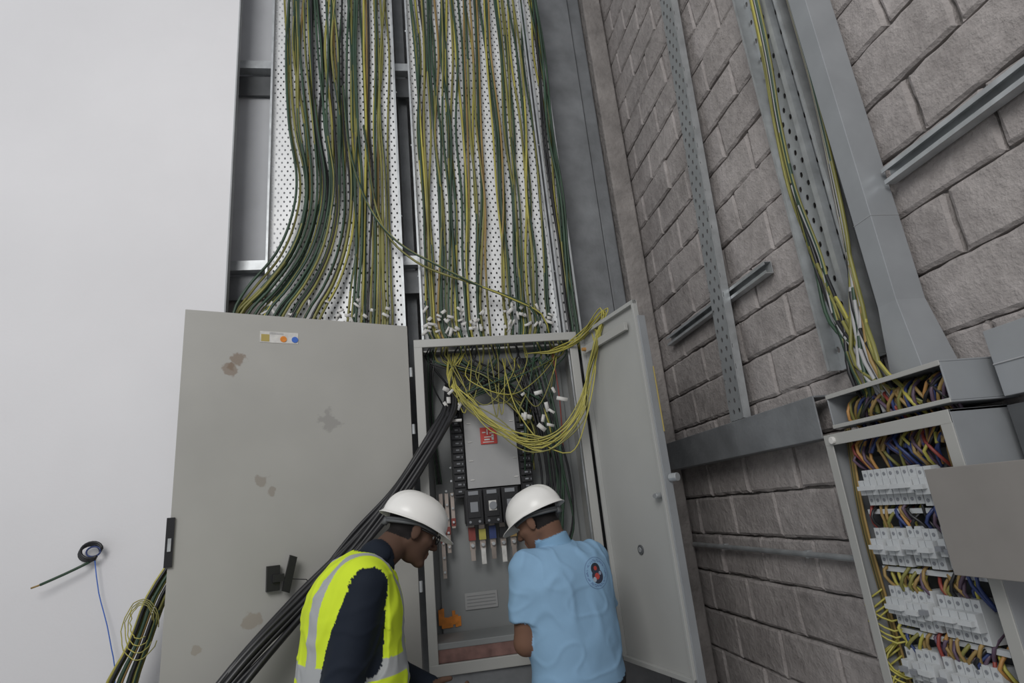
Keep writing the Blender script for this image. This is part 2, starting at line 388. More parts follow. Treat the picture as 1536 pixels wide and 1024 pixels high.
b=MB()
b.obox(on2(0,.90),dv2,-dn2*.004,Vector((0,0,1.63)),'doorR')
for (ta,tb,za,zc) in ((0,.03,.90,2.53),(.97,1,.90,2.53),(0,1,.90,.92),(0,1,2.51,2.53)):
    b.obox(on2(ta,za,.0),dv2*(tb-ta),dn2*.022,Vector((0,0,zc-za)),'doorR')
b.obox(on2(.10,2.405,.012),dv2*.75,dn2*.018,Vector((0,0,.04)),'cab')
b.cyl(on2(.12,2.425,.0),on2(.12,2.425,.05),.01,'corange'); 
b.cyl(on2(.5,1.40,0),on2(.5,1.40,.006),.022,'web',16); b.cyl(on2(.5,1.40,.006),on2(.5,1.40,.009),.012,'galv',12)
b.cyl(on2(.93,1.63,0),on2(.93,1.63,.04),.012,'galv'); b.cyl(on2(.88,1.63,0),on2(.88,1.63,.03),.008,'galv')
b.obox(on2(1.0,.90,-.03),dv2*.015,dn2*.04,Vector((0,0,1.55)),'trunk'); b.obox(on2(1.02,1.90,-.03),dv2*.006,dn2*.006,Vector((0,0,.30)),'rubber')
b.cyl(on2(1.02,1.70,-.02),on2(1.09,1.70,-.03),.018,'galv',12)
b.build('door_side',bevel=.002,parent=cab)

b=MB()
for i in range(9):
    an=2*math.pi*i/9+.3; rr=.030 if i else .0
    ox,oy,oz=rr*math.cos(an),rr*math.sin(an)*.6,rr*math.sin(an)
    g=lambda s:(W(.010)*s)
    cps=[(.13+ox*.6,3.10,2.32),(.12+ox,3.03+oy*.4,2.18),(.05+ox,2.955+oy,2.06+oz),(-.15+ox+g(1),2.87+oy,1.77+oz+g(1)),(-.33+ox*1.1+g(1),2.79+oy,1.565+oz*1.1+g(1)),(-.535+ox*1.2+g(2),2.67+oy,1.35+oz*1.2+g(2)),(-.76+ox*1.3+g(2),2.50+oy,1.12+oz*1.3+g(2)),(-1.0+ox*1.5,2.40+oy,.8+oz*1.5),(-1.2+ox*2,2.30+oy,.3),(-1.3+ox*3,2.2+oy*2,.03)]
    b.tube(spline(cps,.04),.0125 if i%3 else .0095,'cblack',sides=10)
b.build('black_supply_cable_bundle',smooth=True)
b=MB()
for i in range(44):
    xa=U(.02,.80); 
    if rnd()<.6: xe=U(.50,.66); ze=U(1.80,2.15)
    else: xe=U(.06,.20); ze=U(2.05,2.28)
    k=random.choice([['cgreen'],['cgreen','colive'],['cgreen'],['cblack'],['cgreen'],['cyel','colive']])
    cps=[(xa,3.13,2.56),(xa+W(.02),3.12,2.46),((xa*.5+xe*.5)+W(.05),U(3.05,3.18),2.33),(xe+W(.02),U(3.05,3.18),(ze+2.25)/2),(xe,3.15,ze)]
    cable(b,cps,U(.0035,.0062),k,.03)
for i in range(8):
    xa=U(.05,.75); xe=U(.08,.7)
    cable(b,[(xa,3.12,2.56),(xa+.01,3.08,2.42),((xa+xe)/2,3.04,U(2.10,2.25)),(xe,3.05,2.33),(xe+W(.05),3.10,2.45)],.003,['cyel','colive'],.03)
for i in range(18):
    x=U(.55,.70)
    cable(b,[(x-.05,3.12,2.45),(x,3.10,2.10),(x+U(0,.06),3.12,1.8),(x+W(.05),3.15,1.5),(x-.1,3.2,1.3)],.006,[random.choice(['cblack','cblack','cgreen'])],.04)
for i in range(4): cable(b,[(.02+.01*i,3.1,2.5),(.01+.006*i,3.2,2.2),(.03+.008*i,3.2,1.8)],.0035,[random.choice(['cblack','cgreen'])],.05)
cable(b,[(.72,3.1,2.5),(.73,3.1,2.2),(.72,3.12,1.9)],.0035,['cred'])
for i in range(8): tag(b,(.10+U(-.05,.06),3.02,2.20+U(-.09,.08)),.034)
for i in range(11): tag(b,(.60+U(-.09,.10),3.01,2.14+U(-.09,.10)),.034)
b.build('internal_wiring',parent=cab,smooth=True)
b=MB()
for i in range(15):
    s=i/14; w=W
    cps=[(.62+w(.06),3.10,2.47),(.74+w(.03),3.05,2.47+w(.015)),(.85+w(.015),2.92,2.50+w(.02)),(.935+w(.02),2.74+w(.03),2.58+w(.015)),(.90+w(.015),2.78,2.46),(.85+w(.02),2.84+w(.01),2.28),(.76+.03*s+w(.02),2.85,2.12-.06*s),(.64+w(.03),2.87,2.00-.08*s+w(.02)),(.50+w(.03),2.91,1.97-.04*s+w(.03)),(.34+w(.03),2.95,2.06+w(.03)),(.22+w(.03),3.02,2.20+w(.02)),(.14+w(.02),3.08,2.34),(.18+w(.05),3.12,2.50)]
    if i%2==0: cps=[(.86+w(.02),3.03,2.46),(.90,2.90,2.53)]+cps[4:]
    if i==0: cps=[(.86,3.03,2.46),(.90,2.90,2.53),(.88,2.84,2.3),(.78,2.85,2.0),(.70,2.87,1.88),(.58,2.9,1.93),(.50,2.95,2.05),(.45,3.0,2.2),(.43,3.1,2.45)]
    cable(b,cps,.0034,['cyel','colive'] if i%3 else ['cyel'],.035)
b.build('yellow_wire_coil',smooth=True)
b=MB()
for i in range(16):
    o_=W(.045); q=W(.03)
    cable(b,[(-1.02+o_,3.02+q,1.75),(-1.13+o_,2.97+q,1.58),(-1.21+o_,2.92+q,1.42),(-1.26+o_,2.90+q,1.24),(-1.32+o_*1.5,2.88+q,1.05),(-1.4+o_*2,2.86+q,.6),(-1.42+o_*3,2.8+q*3,.03)],.0075,None,.05)
for i in range(4):
    r_=.055+.014*i
    pts=[Vector((-1.235+r_*math.cos(a)*.75+W(.004),2.84,1.33-.01*i+r_*math.sin(a)*1.2)) for a in [k*math.pi/14 for k in range(0,24+i)]]
    b.tube(pts,.0022,['cyel','colive'],twist=.3)
b.build('spare_cable_bundle',smooth=True)
b=MB()
for i in range(3):
    b.tube([Vector((-1.575+.045*math.cos(a)+i*.006,3.06-i*.006,1.625+.035*math.sin(a)+.006*i)) for a in [k*math.pi/10 for k in range(0,18)]],.006,'cblack',sides=8)
b.tube(spline([(-1.57,3.11,1.60),(-1.58,3.05,1.58),(-1.66,3.04,1.545),(-1.75,3.03,1.51)]),.006,'cgreen'); b.tube([(-1.75,3.03,1.51),(-1.785,3.03,1.50)],.004,'cbrown')
b.tube(spline([(-1.55,3.06,1.59),(-1.52,3.06,1.45),(-1.45,3.05,1.25),(-1.41,3.05,1.0),(-1.42,3.0,.3),(-1.45,3.0,.02)],.05),.0024,'bluep'); 
b.tube([Vector((-1.555+.03*math.cos(a),3.05,1.63+.022*math.sin(a))) for a in [k*math.pi/8 for k in range(17)]],.004,'cblue')
b.build('wall_outlet_cable',smooth=True)

# ------------------------------------------------------------ right wall hardware
b=MB(); b.box((1.42,1.95,1.77),(1.426,3.39,1.93),'steel'); b.box((1.426,1.95,1.77),(1.505,3.39,1.778),'steel'); b.box((1.426,1.95,1.922),(1.505,3.39,1.93),'steel'); b.build('steel_beam',bevel=.003)
b=MB(); b.tube([(1.49,2.0,1.345),(1.49,3.38,1.345)],.012,'galv',sides=12); 
for y in (2.3,3.0): b.box((1.485,y,1.33),(1.508,y+.02,1.36),'galv')
b.build('conduit_pipe')
for (ya,yb) in ((2.12,3.22),(.2,1.43)):
    b=MB(); z=2.50
    b.box((1.470,ya,z),(1.473,yb,z+.014),'galv');b.box((1.470,ya,z+.040),(1.473,yb,z+.055),'galv')
    b.box((1.473,ya,z),(1.506,yb,z+.003),'galv'); b.box((1.473,ya,z+.052),(1.506,yb,z+.055),'galv'); b.box((1.502,ya,z+.003),(1.506,yb,z+.052),'galv')
    b.build('strut_channel')
b=MB()
def lean(z): return 2.60-.066*(z-1.9)
za,zb_=1.935,5.6
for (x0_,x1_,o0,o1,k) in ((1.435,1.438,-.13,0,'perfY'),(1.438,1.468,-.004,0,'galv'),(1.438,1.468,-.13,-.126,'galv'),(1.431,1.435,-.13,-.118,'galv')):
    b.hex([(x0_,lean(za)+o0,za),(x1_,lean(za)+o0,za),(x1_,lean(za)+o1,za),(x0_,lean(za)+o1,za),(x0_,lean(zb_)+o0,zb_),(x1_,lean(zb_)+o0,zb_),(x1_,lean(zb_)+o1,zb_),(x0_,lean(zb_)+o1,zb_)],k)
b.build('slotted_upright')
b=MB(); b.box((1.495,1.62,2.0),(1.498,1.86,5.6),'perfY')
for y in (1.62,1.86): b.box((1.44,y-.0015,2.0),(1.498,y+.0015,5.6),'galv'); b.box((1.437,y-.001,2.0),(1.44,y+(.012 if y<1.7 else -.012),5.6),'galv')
b.box((1.46,1.70,1.95),(1.49,1.725,5.6),'galv'); b.box((1.47,1.535,2.0),(1.50,1.60,5.6),'dark')  # last box: dark strip standing in for the shaded gap beside the tray
b.build('cable_tray')
b=MB(); b.box((1.40,1.445,1.95),(1.50,1.52,5.6),'trunk')
for z in (2.4,3.4): b.box((1.3985,1.4435,z),(1.5015,1.5215,z+.003),'edge')
b.hex([(1.375,1.40,1.895),(1.50,1.40,1.895),(1.50,1.52,1.895),(1.375,1.52,1.895),(1.40,1.445,2.12),(1.50,1.445,2.12),(1.50,1.52,2.12),(1.40,1.52,2.12)],'trunk')
b.build('cable_trunking',bevel=.003)
b=MB(); b.box((1.42,.3,1.78),(1.505,1.24,1.95),'trunk'); b.box((1.417,.3,1.86),(1.42,1.24,1.864),'edge'); b.box((1.416,.9,1.78),(1.422,.905,1.95),'edge'); b.box((1.44,.3,1.60),(1.50,1.26,1.76),'dark'); b.build('cable_trunking',bevel=.003)  # dark box below the trunking paints in the shadow of the gap
b=MB()
for i in range(18):
    g=i%2; o_=W(.018); k=random.choice([['cgreen','colive'],['cgreen'],['cbrown'],['cblack'],['cover'],['colive'],['colive','cyel']])
    if g==0: cps=[(1.45,1.70,5.4),(1.45+W(.01),1.74+o_,3.6),(1.45,1.80+o_,3.0),(1.44,1.80+o_,2.7),(1.44,1.76+W(.03),2.4),(1.41,1.70+W(.05),2.15),(1.37,1.62+W(.06),1.95),(1.34,1.6+W(.08),1.8)]
    else: cps=[(1.45,1.57,5.4),(1.45,1.57+o_*.6,3.4),(1.45,1.58+o_*.6,2.9),(1.43,1.60+o_,2.4),(1.40,1.60+W(.03),2.15),(1.35,1.56+W(.05),1.96),(1.35,1.5+W(.1),1.8)]
    cable(b,cps,.0070,k,.05)
b.build('riser_cable_bundle',smooth=True)
db=link(bpy.data.objects.new('distribution_board',None))
b=MB()
ya,yb,zl,zh,xf=1.285,1.775,.55,1.765,1.30
b.box((1.500,ya,zl),(1.507,yb,zh),'dark')
b.box((xf,ya,zl),(1.500,ya+.008,zh),'trunk'); b.box((xf,yb-.008,zl),(1.500,yb,zh),'trunk'); b.box((xf,ya,zl),(1.500,yb,zl+.008),'trunk'); b.box((xf,ya,zh-.008),(1.500,yb,zh),'trunk')
f_=.035
b.box((xf-.004,ya,zl),(xf,ya+f_,zh),'cab'); b.box((xf-.004,yb-f_,zl),(xf,yb,zh),'cab'); b.box((xf-.0045,ya,zh-f_),(xf,yb,zh),'cab'); b.box((xf-.0045,ya,zl),(xf,yb,zl+f_),'cab')
b.cyl((xf-.014,yb-.045,zh-.02),(xf-.004,yb-.045,zh-.02),.012,'tag')
b.box((xf,1.27,1.785),(1.50,1.275,1.885),'trunk'); b.box((xf,1.715,1.785),(1.50,1.72,1.885),'trunk'); b.box((xf,1.27,1.885),(1.50,1.72,1.89),'trunk'); b.box((1.495,1.27,1.785),(1.50,1.72,1.885),'dark'); b.box((xf,1.27,1.78),(1.50,1.72,1.785),'trunk')
b.box((xf-.003,1.27,1.78),(xf,1.72,1.792),'cab'); b.box((xf-.003,1.27,1.876),(xf,1.72,1.89),'cab')
pz0,pz1,py0,py1=1.375,1.625,.86,1.345
b.box((1.235,py0,pz0),(1.24,py1,pz1),'brownpanel')
for a_,c_ in (((1.24,py0,pz0),(1.252,py0+.005,pz1)),((1.24,py1-.005,pz0),(1.252,py1,pz1)),((1.24,py0,pz0),(1.252,py1,pz0+.005)),((1.24,py0,pz1-.005),(1.252,py1,pz1))): b.box(a_,c_,'brownpanel')
b.box((1.252,1.31,1.45),(1.30,1.32,1.48),'galv')
b.build('enclosure',bevel=.002,parent=db)
b=MB()
def mcb(y,z,w,h,x):
    b.box((x,y,z),(x+.05,y+w-.0015,z+h),'mcb'); b.box((x-.022,y+.001,z+h*.30),(x,y+w-.0025,z+h*.72),'mcb')
    n=max(1,int(round(w/.026)))
    b.box((x-.036,y+w*.12,z+h*.44),(x-.022,y+w*.88,z+h*.56),'mcb' if n>1 else 'mcbt')
    for i in range(n):
        yy=y+(i+.5)*w/n
        b.cyl((x-.002,yy,z+h*.14),(x+.002,yy,z+h*.14),.005,'mcbt',8); b.cyl((x-.002,yy,z+h*.86),(x+.002,yy,z+h*.86),.005,'mcbt',8)
        if i: b.box((x-.0225,y+i*w/n-.0008,z+h*.30),(x-.022,y+i*w/n+.0008,z+h*.72),'mcbt'); b.box((x-.0005,y+i*w/n-.0008,z),(x,y+i*w/n+.0008,z+h),'mcbt')
for r_i,(z,h) in enumerate(((1.530,.105),(1.365,.105),(1.195,.105),(1.035,.105),(.87,.105),(.71,.105))):
    y=1.705
    while True:
        w=random.choice((.052,.078,.078,.026)) if r_i%2==0 else random.choice((.026,.026,.052))
        y-=w+.001+random.choice((0,0,.012))
        if y<1.375: break
        mcb(y,z+random.choice((0,0,.006)),w,h,1.335)
b.box((1.40,1.34,.7),(1.41,1.73,1.68),'dark')
for z in (1.51,1.345,1.175,1.015): b.box((1.345,1.37,z),(1.36,1.72,z+.014),'mcb')
b.build('circuit_breakers',bevel=.001,parent=db)
b=MB()
cl_=lambda y:min(1.70,max(1.30,y))
cols=['cpurple','cbrown','cyel','cblue','cred','corange','cbrown','cblack','cpurple','cblue','cbrown','colive']
for zc in (1.685,1.495,1.325,1.155,.995,.83):
    for i in range(30):
        y=U(1.38,1.70); h=U(.04,.06); dy=W(.05); k=random.choice(cols)
        b.tube(spline([(1.365,y,zc-h),(1.345+U(-.02,.012),cl_(y+dy*.3),zc-h*.2),(1.35+U(-.02,.03),cl_(y+dy),zc+h*.6),(1.40,cl_(y+dy),zc+h*1.3)],.02),.0048,k,sides=6)
for i in range(34):
    y=U(1.31,1.70); k=random.choice(cols); dy=W(.09)
    b.tube(spline([(1.38,cl_(y+dy),1.875),(1.34,cl_(y+dy*.6),1.85),(1.325+U(0,.03),y,1.80),(1.37,y,1.76),(1.34,cl_(y-dy*.4),1.69)],.02),.0050,k,sides=6)
for i in range(16):
    k=random.choice(['cgreen','colive','cbrown','cred']); o_=W(.012)
    b.tube(spline([(1.37,1.745+o_,1.78),(1.34,1.745+o_,1.5),(1.35,1.75+o_,1.2),(1.36,1.745+o_,.8)],.06),.004,k)
for i in range(12):
    z=U(1.0,1.25)
    b.tube(spline([(1.35,1.74,z+.05),(1.30,1.745+U(0,.04),z),(1.33,1.72,z-.04),(1.37,1.69,z-.02)],.02),.003,'cyel')
b.build('branch_wiring',smooth=True,parent=db)

# ------------------------------------------------------------ people (signed-distance sculpted bodies)
class Body:
    def __init__(s,lo,hi,h=.004):
        s.lo=np.array(lo,dtype=np.float32); s.h=h; s.n=np.ceil((np.array(hi)-s.lo)/h).astype(int)+1
        s.D=np.full(s.n,1.0,dtype=np.float32); s.T=np.zeros(s.n,dtype=np.int8)
    def sub(s,mn,mx):
        a=np.clip(np.floor((mn-s.lo)/s.h).astype(int),0,s.n); c=np.clip(np.ceil((mx-s.lo)/s.h).astype(int)+1,0,s.n)
        sl=tuple(slice(a[i],c[i]) for i in range(3))
        g=[s.lo[i]+s.h*np.arange(a[i],c[i],dtype=np.float32) for i in range(3)]
        return sl,np.stack(np.meshgrid(*g,indexing='ij'),-1)
    def apply(s,sl,d,tag,k):
        D=s.D[sl]; T=s.T[sl]
        T[d<D]=tag
        if k>0:
            hh=np.clip(.5+.5*(D-d)/k,0,1); s.D[sl]=D*(1-hh)+d*hh-k*hh*(1-hh)
        else: s.D[sl]=np.minimum(D,d)
    def rcd(s,P,a,b,r1,r2,flat=None):
        a=np.array(a,dtype=np.float32); b_=np.array(b,dtype=np.float32)
        q=P-a; ab=b_-a
        if flat is not None:
            ax=np.array(flat[0],dtype=np.float32); k=1/flat[1]-1
            q=q+ax*((q@ax)*k)[...,None]; ab=ab+ax*(ab@ax)*k
        L=max(float(ab@ab),1e-9); t=np.clip((q@ab)/L,0,1)
        v=q-t[...,None]*ab; ln=np.linalg.norm(v,axis=-1)+1e-6; d=ln-(r1+(r2-r1)*t)
        if flat is not None:
            nx=(v@ax)/ln; g=np.sqrt(1+(nx**2)*((1/flat[1])**2-1)); d=d/g
        return d
    def rc(s,a,b,r1,r2,tag,k=.02,flat=None,clips=(),grow=0):
        a=np.array(a,float); b=np.array(b,float); m=max(r1,r2)+.05+grow
        sl,P=s.sub(np.minimum(a,b)-m,np.maximum(a,b)+m)
        if P.size==0: return
        d=s.rcd(P,a,b,r1,r2,flat)-grow
        for (c,n) in clips: d=np.maximum(d,(P-np.array(c,dtype=np.float32))@np.array(n,dtype=np.float32))
        s.apply(sl,d,tag,k)
    def ell(s,c,R,r,tag,k=.012,clips=()):
        c=np.array(c,float); m=max(r)+.03
        sl,P=s.sub(c-m,c+m); q=(P-c.astype(np.float32))@np.array(R,dtype=np.float32)
        r=np.array(r,dtype=np.float32); k0=np.linalg.norm(q/r,axis=-1)+1e-6; k1=np.linalg.norm(q/(r*r),axis=-1)+1e-6
        d=k0*(k0-1)/k1
        s.apply(sl,d,tag,k)
    def mesh(s):
        D=s.D; n=s.n; ins=D<0; nx,ny,nz=n
        c=np.zeros((nx-1,ny-1,nz-1),dtype=np.int8)
        offs=[(i,j,k) for i in (0,1) for j in (0,1) for k in (0,1)]
        for (i,j,k) in offs: c+=ins[i:nx-1+i,j:ny-1+j,k:nz-1+k]
        act=np.argwhere((c>0)&(c<8)); idx=np.full(c.shape,-1,dtype=np.int32); idx[tuple(act.T)]=np.arange(len(act))
        acc=np.zeros((len(act),3)); cnt=np.zeros(len(act))
        for o1 in offs:
            for ax in range(3):
                if o1[ax]==1: continue
                o2=list(o1); o2[ax]=1
                d1=D[tuple((act+o1).T)]; d2=D[tuple((act+o2).T)]; m=(d1<0)!=(d2<0)
                t=np.where(m,d1/(np.where(m,d1-d2,1)),0)
                p=np.array(o1)+np.zeros((len(act),3)); p[:,ax]+=t
                acc[m]+=p[m]; cnt[m]+=1
        V=s.lo+(act+acc/cnt[:,None])*s.h
        F=[]
        for ax in range(3):
            u,w=[(1,2),(2,0),(0,1)][ax]
            sl1=[slice(1,n[i]-1) for i in range(3)]; sl1[ax]=slice(0,n[ax]-1); sl2=list(sl1); sl2[ax]=slice(1,n[ax])
            A=ins[tuple(sl1)]; B=ins[tuple(sl2)]
            for flip,mask in ((False,A&~B),(True,~A&B)):
                e=np.argwhere(mask); st=np.array([1,1,1]); st[ax]=0; e=e+st
                du=np.zeros(3,int);du[u]=1;dw=np.zeros(3,int);dw[w]=1
                q=np.stack([idx[tuple((e-du-dw).T)],idx[tuple((e-dw).T)],idx[tuple(e.T)],idx[tuple((e-du).T)]],1)
                if flip: q=q[:,::-1]
                F.append(q)
        F=np.concatenate(F); near=np.clip(np.round(act+acc/cnt[:,None]).astype(int),0,n-1)
        return V,F,s.T[tuple(near.T)]
def frame(fwd,pitch):
    f=Vector((fwd[0],fwd[1],0)).normalized(); r=Vector((f.y,-f.x,0)); up=Vector((0,0,1))
    y=(f*math.cos(pitch)-up*math.sin(pitch)); z=r.cross(y)
    return Matrix((r,y,z)).transposed()
TAGS={0:(.1,.1,.1),2:(.012,.010,.010)}
def cloth_mat(name,logo=None):
    m,nt,b=new_mat(name); b.inputs['Roughness'].default_value=.8; b.inputs['Specular IOR Level'].default_value=.25
    at=nt.nodes.new('ShaderNodeAttribute'); at.attribute_name='Col'; cur=at.outputs['Color']
    tc=nt.nodes.new('ShaderNodeTexCoord')
    n=nt.nodes.new('ShaderNodeTexNoise'); n.inputs['Scale'].default_value=22; n.inputs['Detail'].default_value=8; nt.links.new(tc.outputs['Object'],n.inputs['Vector'])
    if logo:
        c,R,ylim=logo
        sp=nt.nodes.new('ShaderNodeSeparateXYZ'); nt.links.new(tc.outputs['Object'],sp.inputs[0])
        back=math_node(nt,'LESS_THAN',sp.outputs['Y'],ylim)
        def dist(dx,dz):
            a=math_node(nt,'MULTIPLY',math_node(nt,'SUBTRACT',sp.outputs['X'],c[0]+dx),1.06); q=math_node(nt,'SUBTRACT',sp.outputs['Z'],c[2]+dz)
            return math_node(nt,'SQRT',math_node(nt,'ADD',math_node(nt,'MULTIPLY',a,a),math_node(nt,'MULTIPLY',q,q)))
        def over(f,col):
            nonlocal cur
            f=math_node(nt,'MULTIPLY',f,back)
            mx=nt.nodes.new('ShaderNodeMixRGB'); nt.links.new(f,mx.inputs[0]); nt.links.new(cur,mx.inputs[1]); mx.inputs[2].default_value=c4(col); cur=mx.outputs[0]
        d=dist(0,0)
        ring=math_node(nt,'MULTIPLY',math_node(nt,'GREATER_THAN',d,R*.93),math_node(nt,'LESS_THAN',d,R))
        over(math_node(nt,'MULTIPLY',ring,.55),(.10,.16,.30))
        ring=math_node(nt,'MULTIPLY',math_node(nt,'GREATER_THAN',d,R*.70),math_node(nt,'LESS_THAN',d,R*.86))
        nn=nt.nodes.new('ShaderNodeTexNoise'); nn.inputs['Scale'].default_value=170; nt.links.new(tc.outputs['Object'],nn.inputs['Vector'])
        over(math_node(nt,'MULTIPLY',math_node(nt,'MULTIPLY',ring,math_node(nt,'GREATER_THAN',nn.outputs['Fac'],.50)),.6),(.08,.12,.28))
        over(math_node(nt,'LESS_THAN',dist(-.002,.015),R*.38),(.03,.035,.05)); over(math_node(nt,'LESS_THAN',dist(.002,-.012),R*.46),(.04,.045,.07))
        over(math_node(nt,'LESS_THAN',dist(.0,-.012),R*.20),(.45,.07,.06)); over(math_node(nt,'LESS_THAN',dist(-.002,.018),R*.14),(.40,.06,.05)); over(math_node(nt,'LESS_THAN',dist(-.014,-.022),R*.15),(.35,.42,.5)); over(math_node(nt,'LESS_THAN',dist(.016,-.002),R*.12),(.25,.3,.4))
    nt.links.new(cur,b.inputs['Base Color'])
    bp=nt.nodes.new('ShaderNodeBump'); bp.inputs['Strength'].default_value=.2; bp.inputs['Distance'].default_value=.006
    nt.links.new(n.outputs['Fac'],bp.inputs['Height']); nt.links.new(bp.outputs['Normal'],b.inputs['Normal'])
    return m

def make_worker(C,face,headpos,headdir,pitch,arms,vest,cols,sleeve,logo,hemz,bulk=1.0,glasses=False,armr=1.0,lift=0.0,fl=1.0,shf=.045):
    root=link(bpy.data.objects.new('construction_worker',None))
    f=Vector((face[0],face[1],0)).normalized(); r=Vector((f.y,-f.x,0)); up=Vector((0,0,1)); C=Vector((C[0],C[1],0))
    P=lambda l,w,z: C+r*l+f*w+up*(z+(lift*min(1,max(0,(z-.9)/.4))))
    B=Body((C.x-.50,C.y-.42,-.01),(C.x+.50,C.y+.50,1.80))
    F=lambda k:(tuple(f),k)
    hd=Vector(headpos); R=frame(headdir,pitch)
    Hh=lambda x,y,z: hd+R@Vector((x,y,z))
    for s in (-1,1):
        B.rc(P(.085*s,0,.90),P(.10*s,.03,.50),.095,.068,4,.03); B.rc(P(.10*s,.03,.50),P(.105*s,-.01,.12),.066,.056,4,.02)
        B.rc(P(.105*s,-.035,.055),P(.125*s,.16,.045),.045,.040,5,.01,clips=[((0,0,.0),(0,0,-1))]); B.rc(P(.105*s,-.01,.06),P(.105*s,-.01,.13),.05,.048,5,.01)
    B.rc(P(-.05,0,.95),P(.05,0,.95),.135*bulk,.135*bulk,4,.03,F(.82))
    torso=[(P(-.03,.0,1.00),P(-.035,.01,1.12),.150,.145,.80),(P(.03,.0,1.00),P(.035,.01,1.12),.150,.145,.80),
           (P(-.04,.0,1.12),P(-.05,.01,1.30),.140,.142,.78),(P(.04,.0,1.12),P(.05,.01,1.30),.140,.142,.78),
           (P(-.10,.02,1.36),P(.10,.02,1.36),.088,.088,1.0),(P(-.150,shf,1.405),P(.150,shf,1.405),.060,.060,1.0),
           (P(0,.05,1.40),P(0,.095,1.475),.088,.062,1.0)]
    torso=[(a,c,r1,r2,min(.99,k*fl) if k<1 else k) for (a,c,r1,r2,k) in torso]
    hem=[(P(0,0,hemz),(0,0,-1))]
    for (a,c,r1,r2,k) in torso: B.rc(a,c,r1*bulk if k<1 else r1,r2*bulk if k<1 else r2,3,.035,F(k),clips=hem)
    if vest:
        h=.018; mn=np.array(P(0,0,.9))-.40; mx=np.array(P(0,0,1.62))+np.array((.4,.4,0)); mn[2]=.86
        sl,G=B.sub(mn,mx); vd=None
        for (a,c,r1,r2,k) in torso[:6]+[(P(0,.05,1.38),P(0,.07,1.43),.088,.07,1.0)]:
            d=B.rcd(G,np.array(a),np.array(c),r1*bulk if k<1 else r1,r2*bulk if k<1 else r2,F(k))
            if vd is None: vd=d
            else:
                kk=.04; hh=np.clip(.5+.5*(vd-d)/kk,0,1); vd=vd*(1-hh)+d*hh-kk*hh*(1-hh)
        vd=vd-h
        for s in (-1,1):
            vd=np.maximum(vd,-(B.rcd(G,np.array(P(.250*s,shf,1.39)),np.array(P(.240*s,shf,1.20)),.084,.074)))
        vd=np.maximum(vd,-B.rcd(G,np.array(P(0,.09,1.46)),np.array(P(0,.13,1.52)),.085,.10))
        vd=np.maximum(vd,-B.rcd(G,np.array(P(0,.18,1.48)),np.array(P(0,.20,1.25)),.07,.01))
        vd=np.maximum(vd,(.90-G[...,2]))
        B.apply(sl,vd,6,0)
    ax=(Hh(0,-.03,-.06)-P(0,.07,1.45)).normalized()
    B.rc(P(0,.06,1.43),P(0,.07,1.45)+ax*.08,.078,.068,7,.006,clips=[(P(0,.07,1.45)+ax*.058,tuple(ax))])
    B.rc(P(0,.07,1.44),Hh(0,-.035,-.045),.058,.057,1,.006)
    H=R
    B.ell(Hh(0,-.015,.035),H,(.074,.095,.080),2,.015)
    B.ell(Hh(0,.025,-.03),H,(.060,.064,.086),1,.012)
    B.ell(Hh(0,.045,.03),H,(.060,.046,.045),1,.012)
    for s in (-1,1):
        B.rc(Hh(.050*s,-.01,-.045),Hh(.018*s,.066,-.098),.020,.017,1,.02)
        B.rc(Hh(.040*s,.062,-.022),Hh(.046*s,.05,-.02),.019,.018,1,.015)
        B.rc(Hh(.012*s,.086,.021),Hh(.042*s,.074,.020),.0095,.0085,1,.010)
        B.rc(Hh(.012*s,.099,-.034),Hh(.013*s,.094,-.034),.008,.008,1,.006)
        B.ell(Hh(.077*s,-.008,-.008),H@Matrix.Rotation(-.3*s,3,'Z'),(.009,.019,.032),1,.005)
    B.rc(Hh(0,.084,.012),Hh(0,.108,-.028),.0085,.0125,1,.008)
    B.rc(Hh(-.016,.084,-.060),Hh(.016,.084,-.060),.0075,.0075,1,.006); B.rc(Hh(-.014,.082,-.073),Hh(.014,.082,-.073),.0085,.0085,1,.006)
    B.rc(Hh(-.008,.072,-.100),Hh(.008,.072,-.100),.017,.017,1,.012)
    for s,(el,wr,pn) in zip((-1,1),arms):
        sh=P(.172*s,shf,1.395); el=P(*el); wr=P(*wr)
        if sleeve=='long':
            B.rc(sh,el,.064*armr,.058*armr,3,.03); B.rc(el,wr,.056*armr,.040,3,.015)
        else:
            d=(el-sh); q=sh+d*.72; dn_=d.normalized()
            B.rc(sh,sh+d*.9,.062,.066,3,.035,clips=[(q,tuple(dn_))]); B.rc(sh+d*.4,el,.048,.045,1,.0); B.rc(el,wr,.045,.028,1,.015)
        dr=(wr-el).normalized(); nrm=Vector(pn).normalized(); nrm=(nrm-dr*nrm.dot(dr)).normalized(); sd=nrm.cross(dr)
        if sd.z<0: sd=-sd
        B.rc(wr-dr*.02,wr+dr*.02,.027,.027,1,.01)
        for q in (-.022,0,.022): B.rc(wr+dr*.015+sd*q*.7,wr+dr*.075+sd*q,.016,.014,1,.010)
        for i,(q,L_) in enumerate(((.030,.068),(.010,.076),(-.010,.070),(-.029,.055))):
            p0=wr+dr*.082+sd*q; an=.35
            for seg in (.45,.32,.23):
                p1=p0+(dr*math.cos(an)+nrm*math.sin(an))*L_*seg*1.1; B.rc(p0,p1,.0088,.0082,1,.002); p0=p1; an+=.5
        t0=wr+dr*.02+sd*.026; t1=t0+(dr*.6+sd*.6+nrm*.4).normalized()*.035; t2=t1+(dr*.9+sd*.1+nrm*.5).normalized()*.03
        B.rc(t0,t1,.013,.011,1,.008); B.rc(t1,t2,.011,.009,1,.002)
    V,Fc,T=B.mesh()
    me=bpy.data.meshes.new('body'); me.vertices.add(len(V)); me.vertices.foreach_set('co',V.astype(np.float32).ravel())
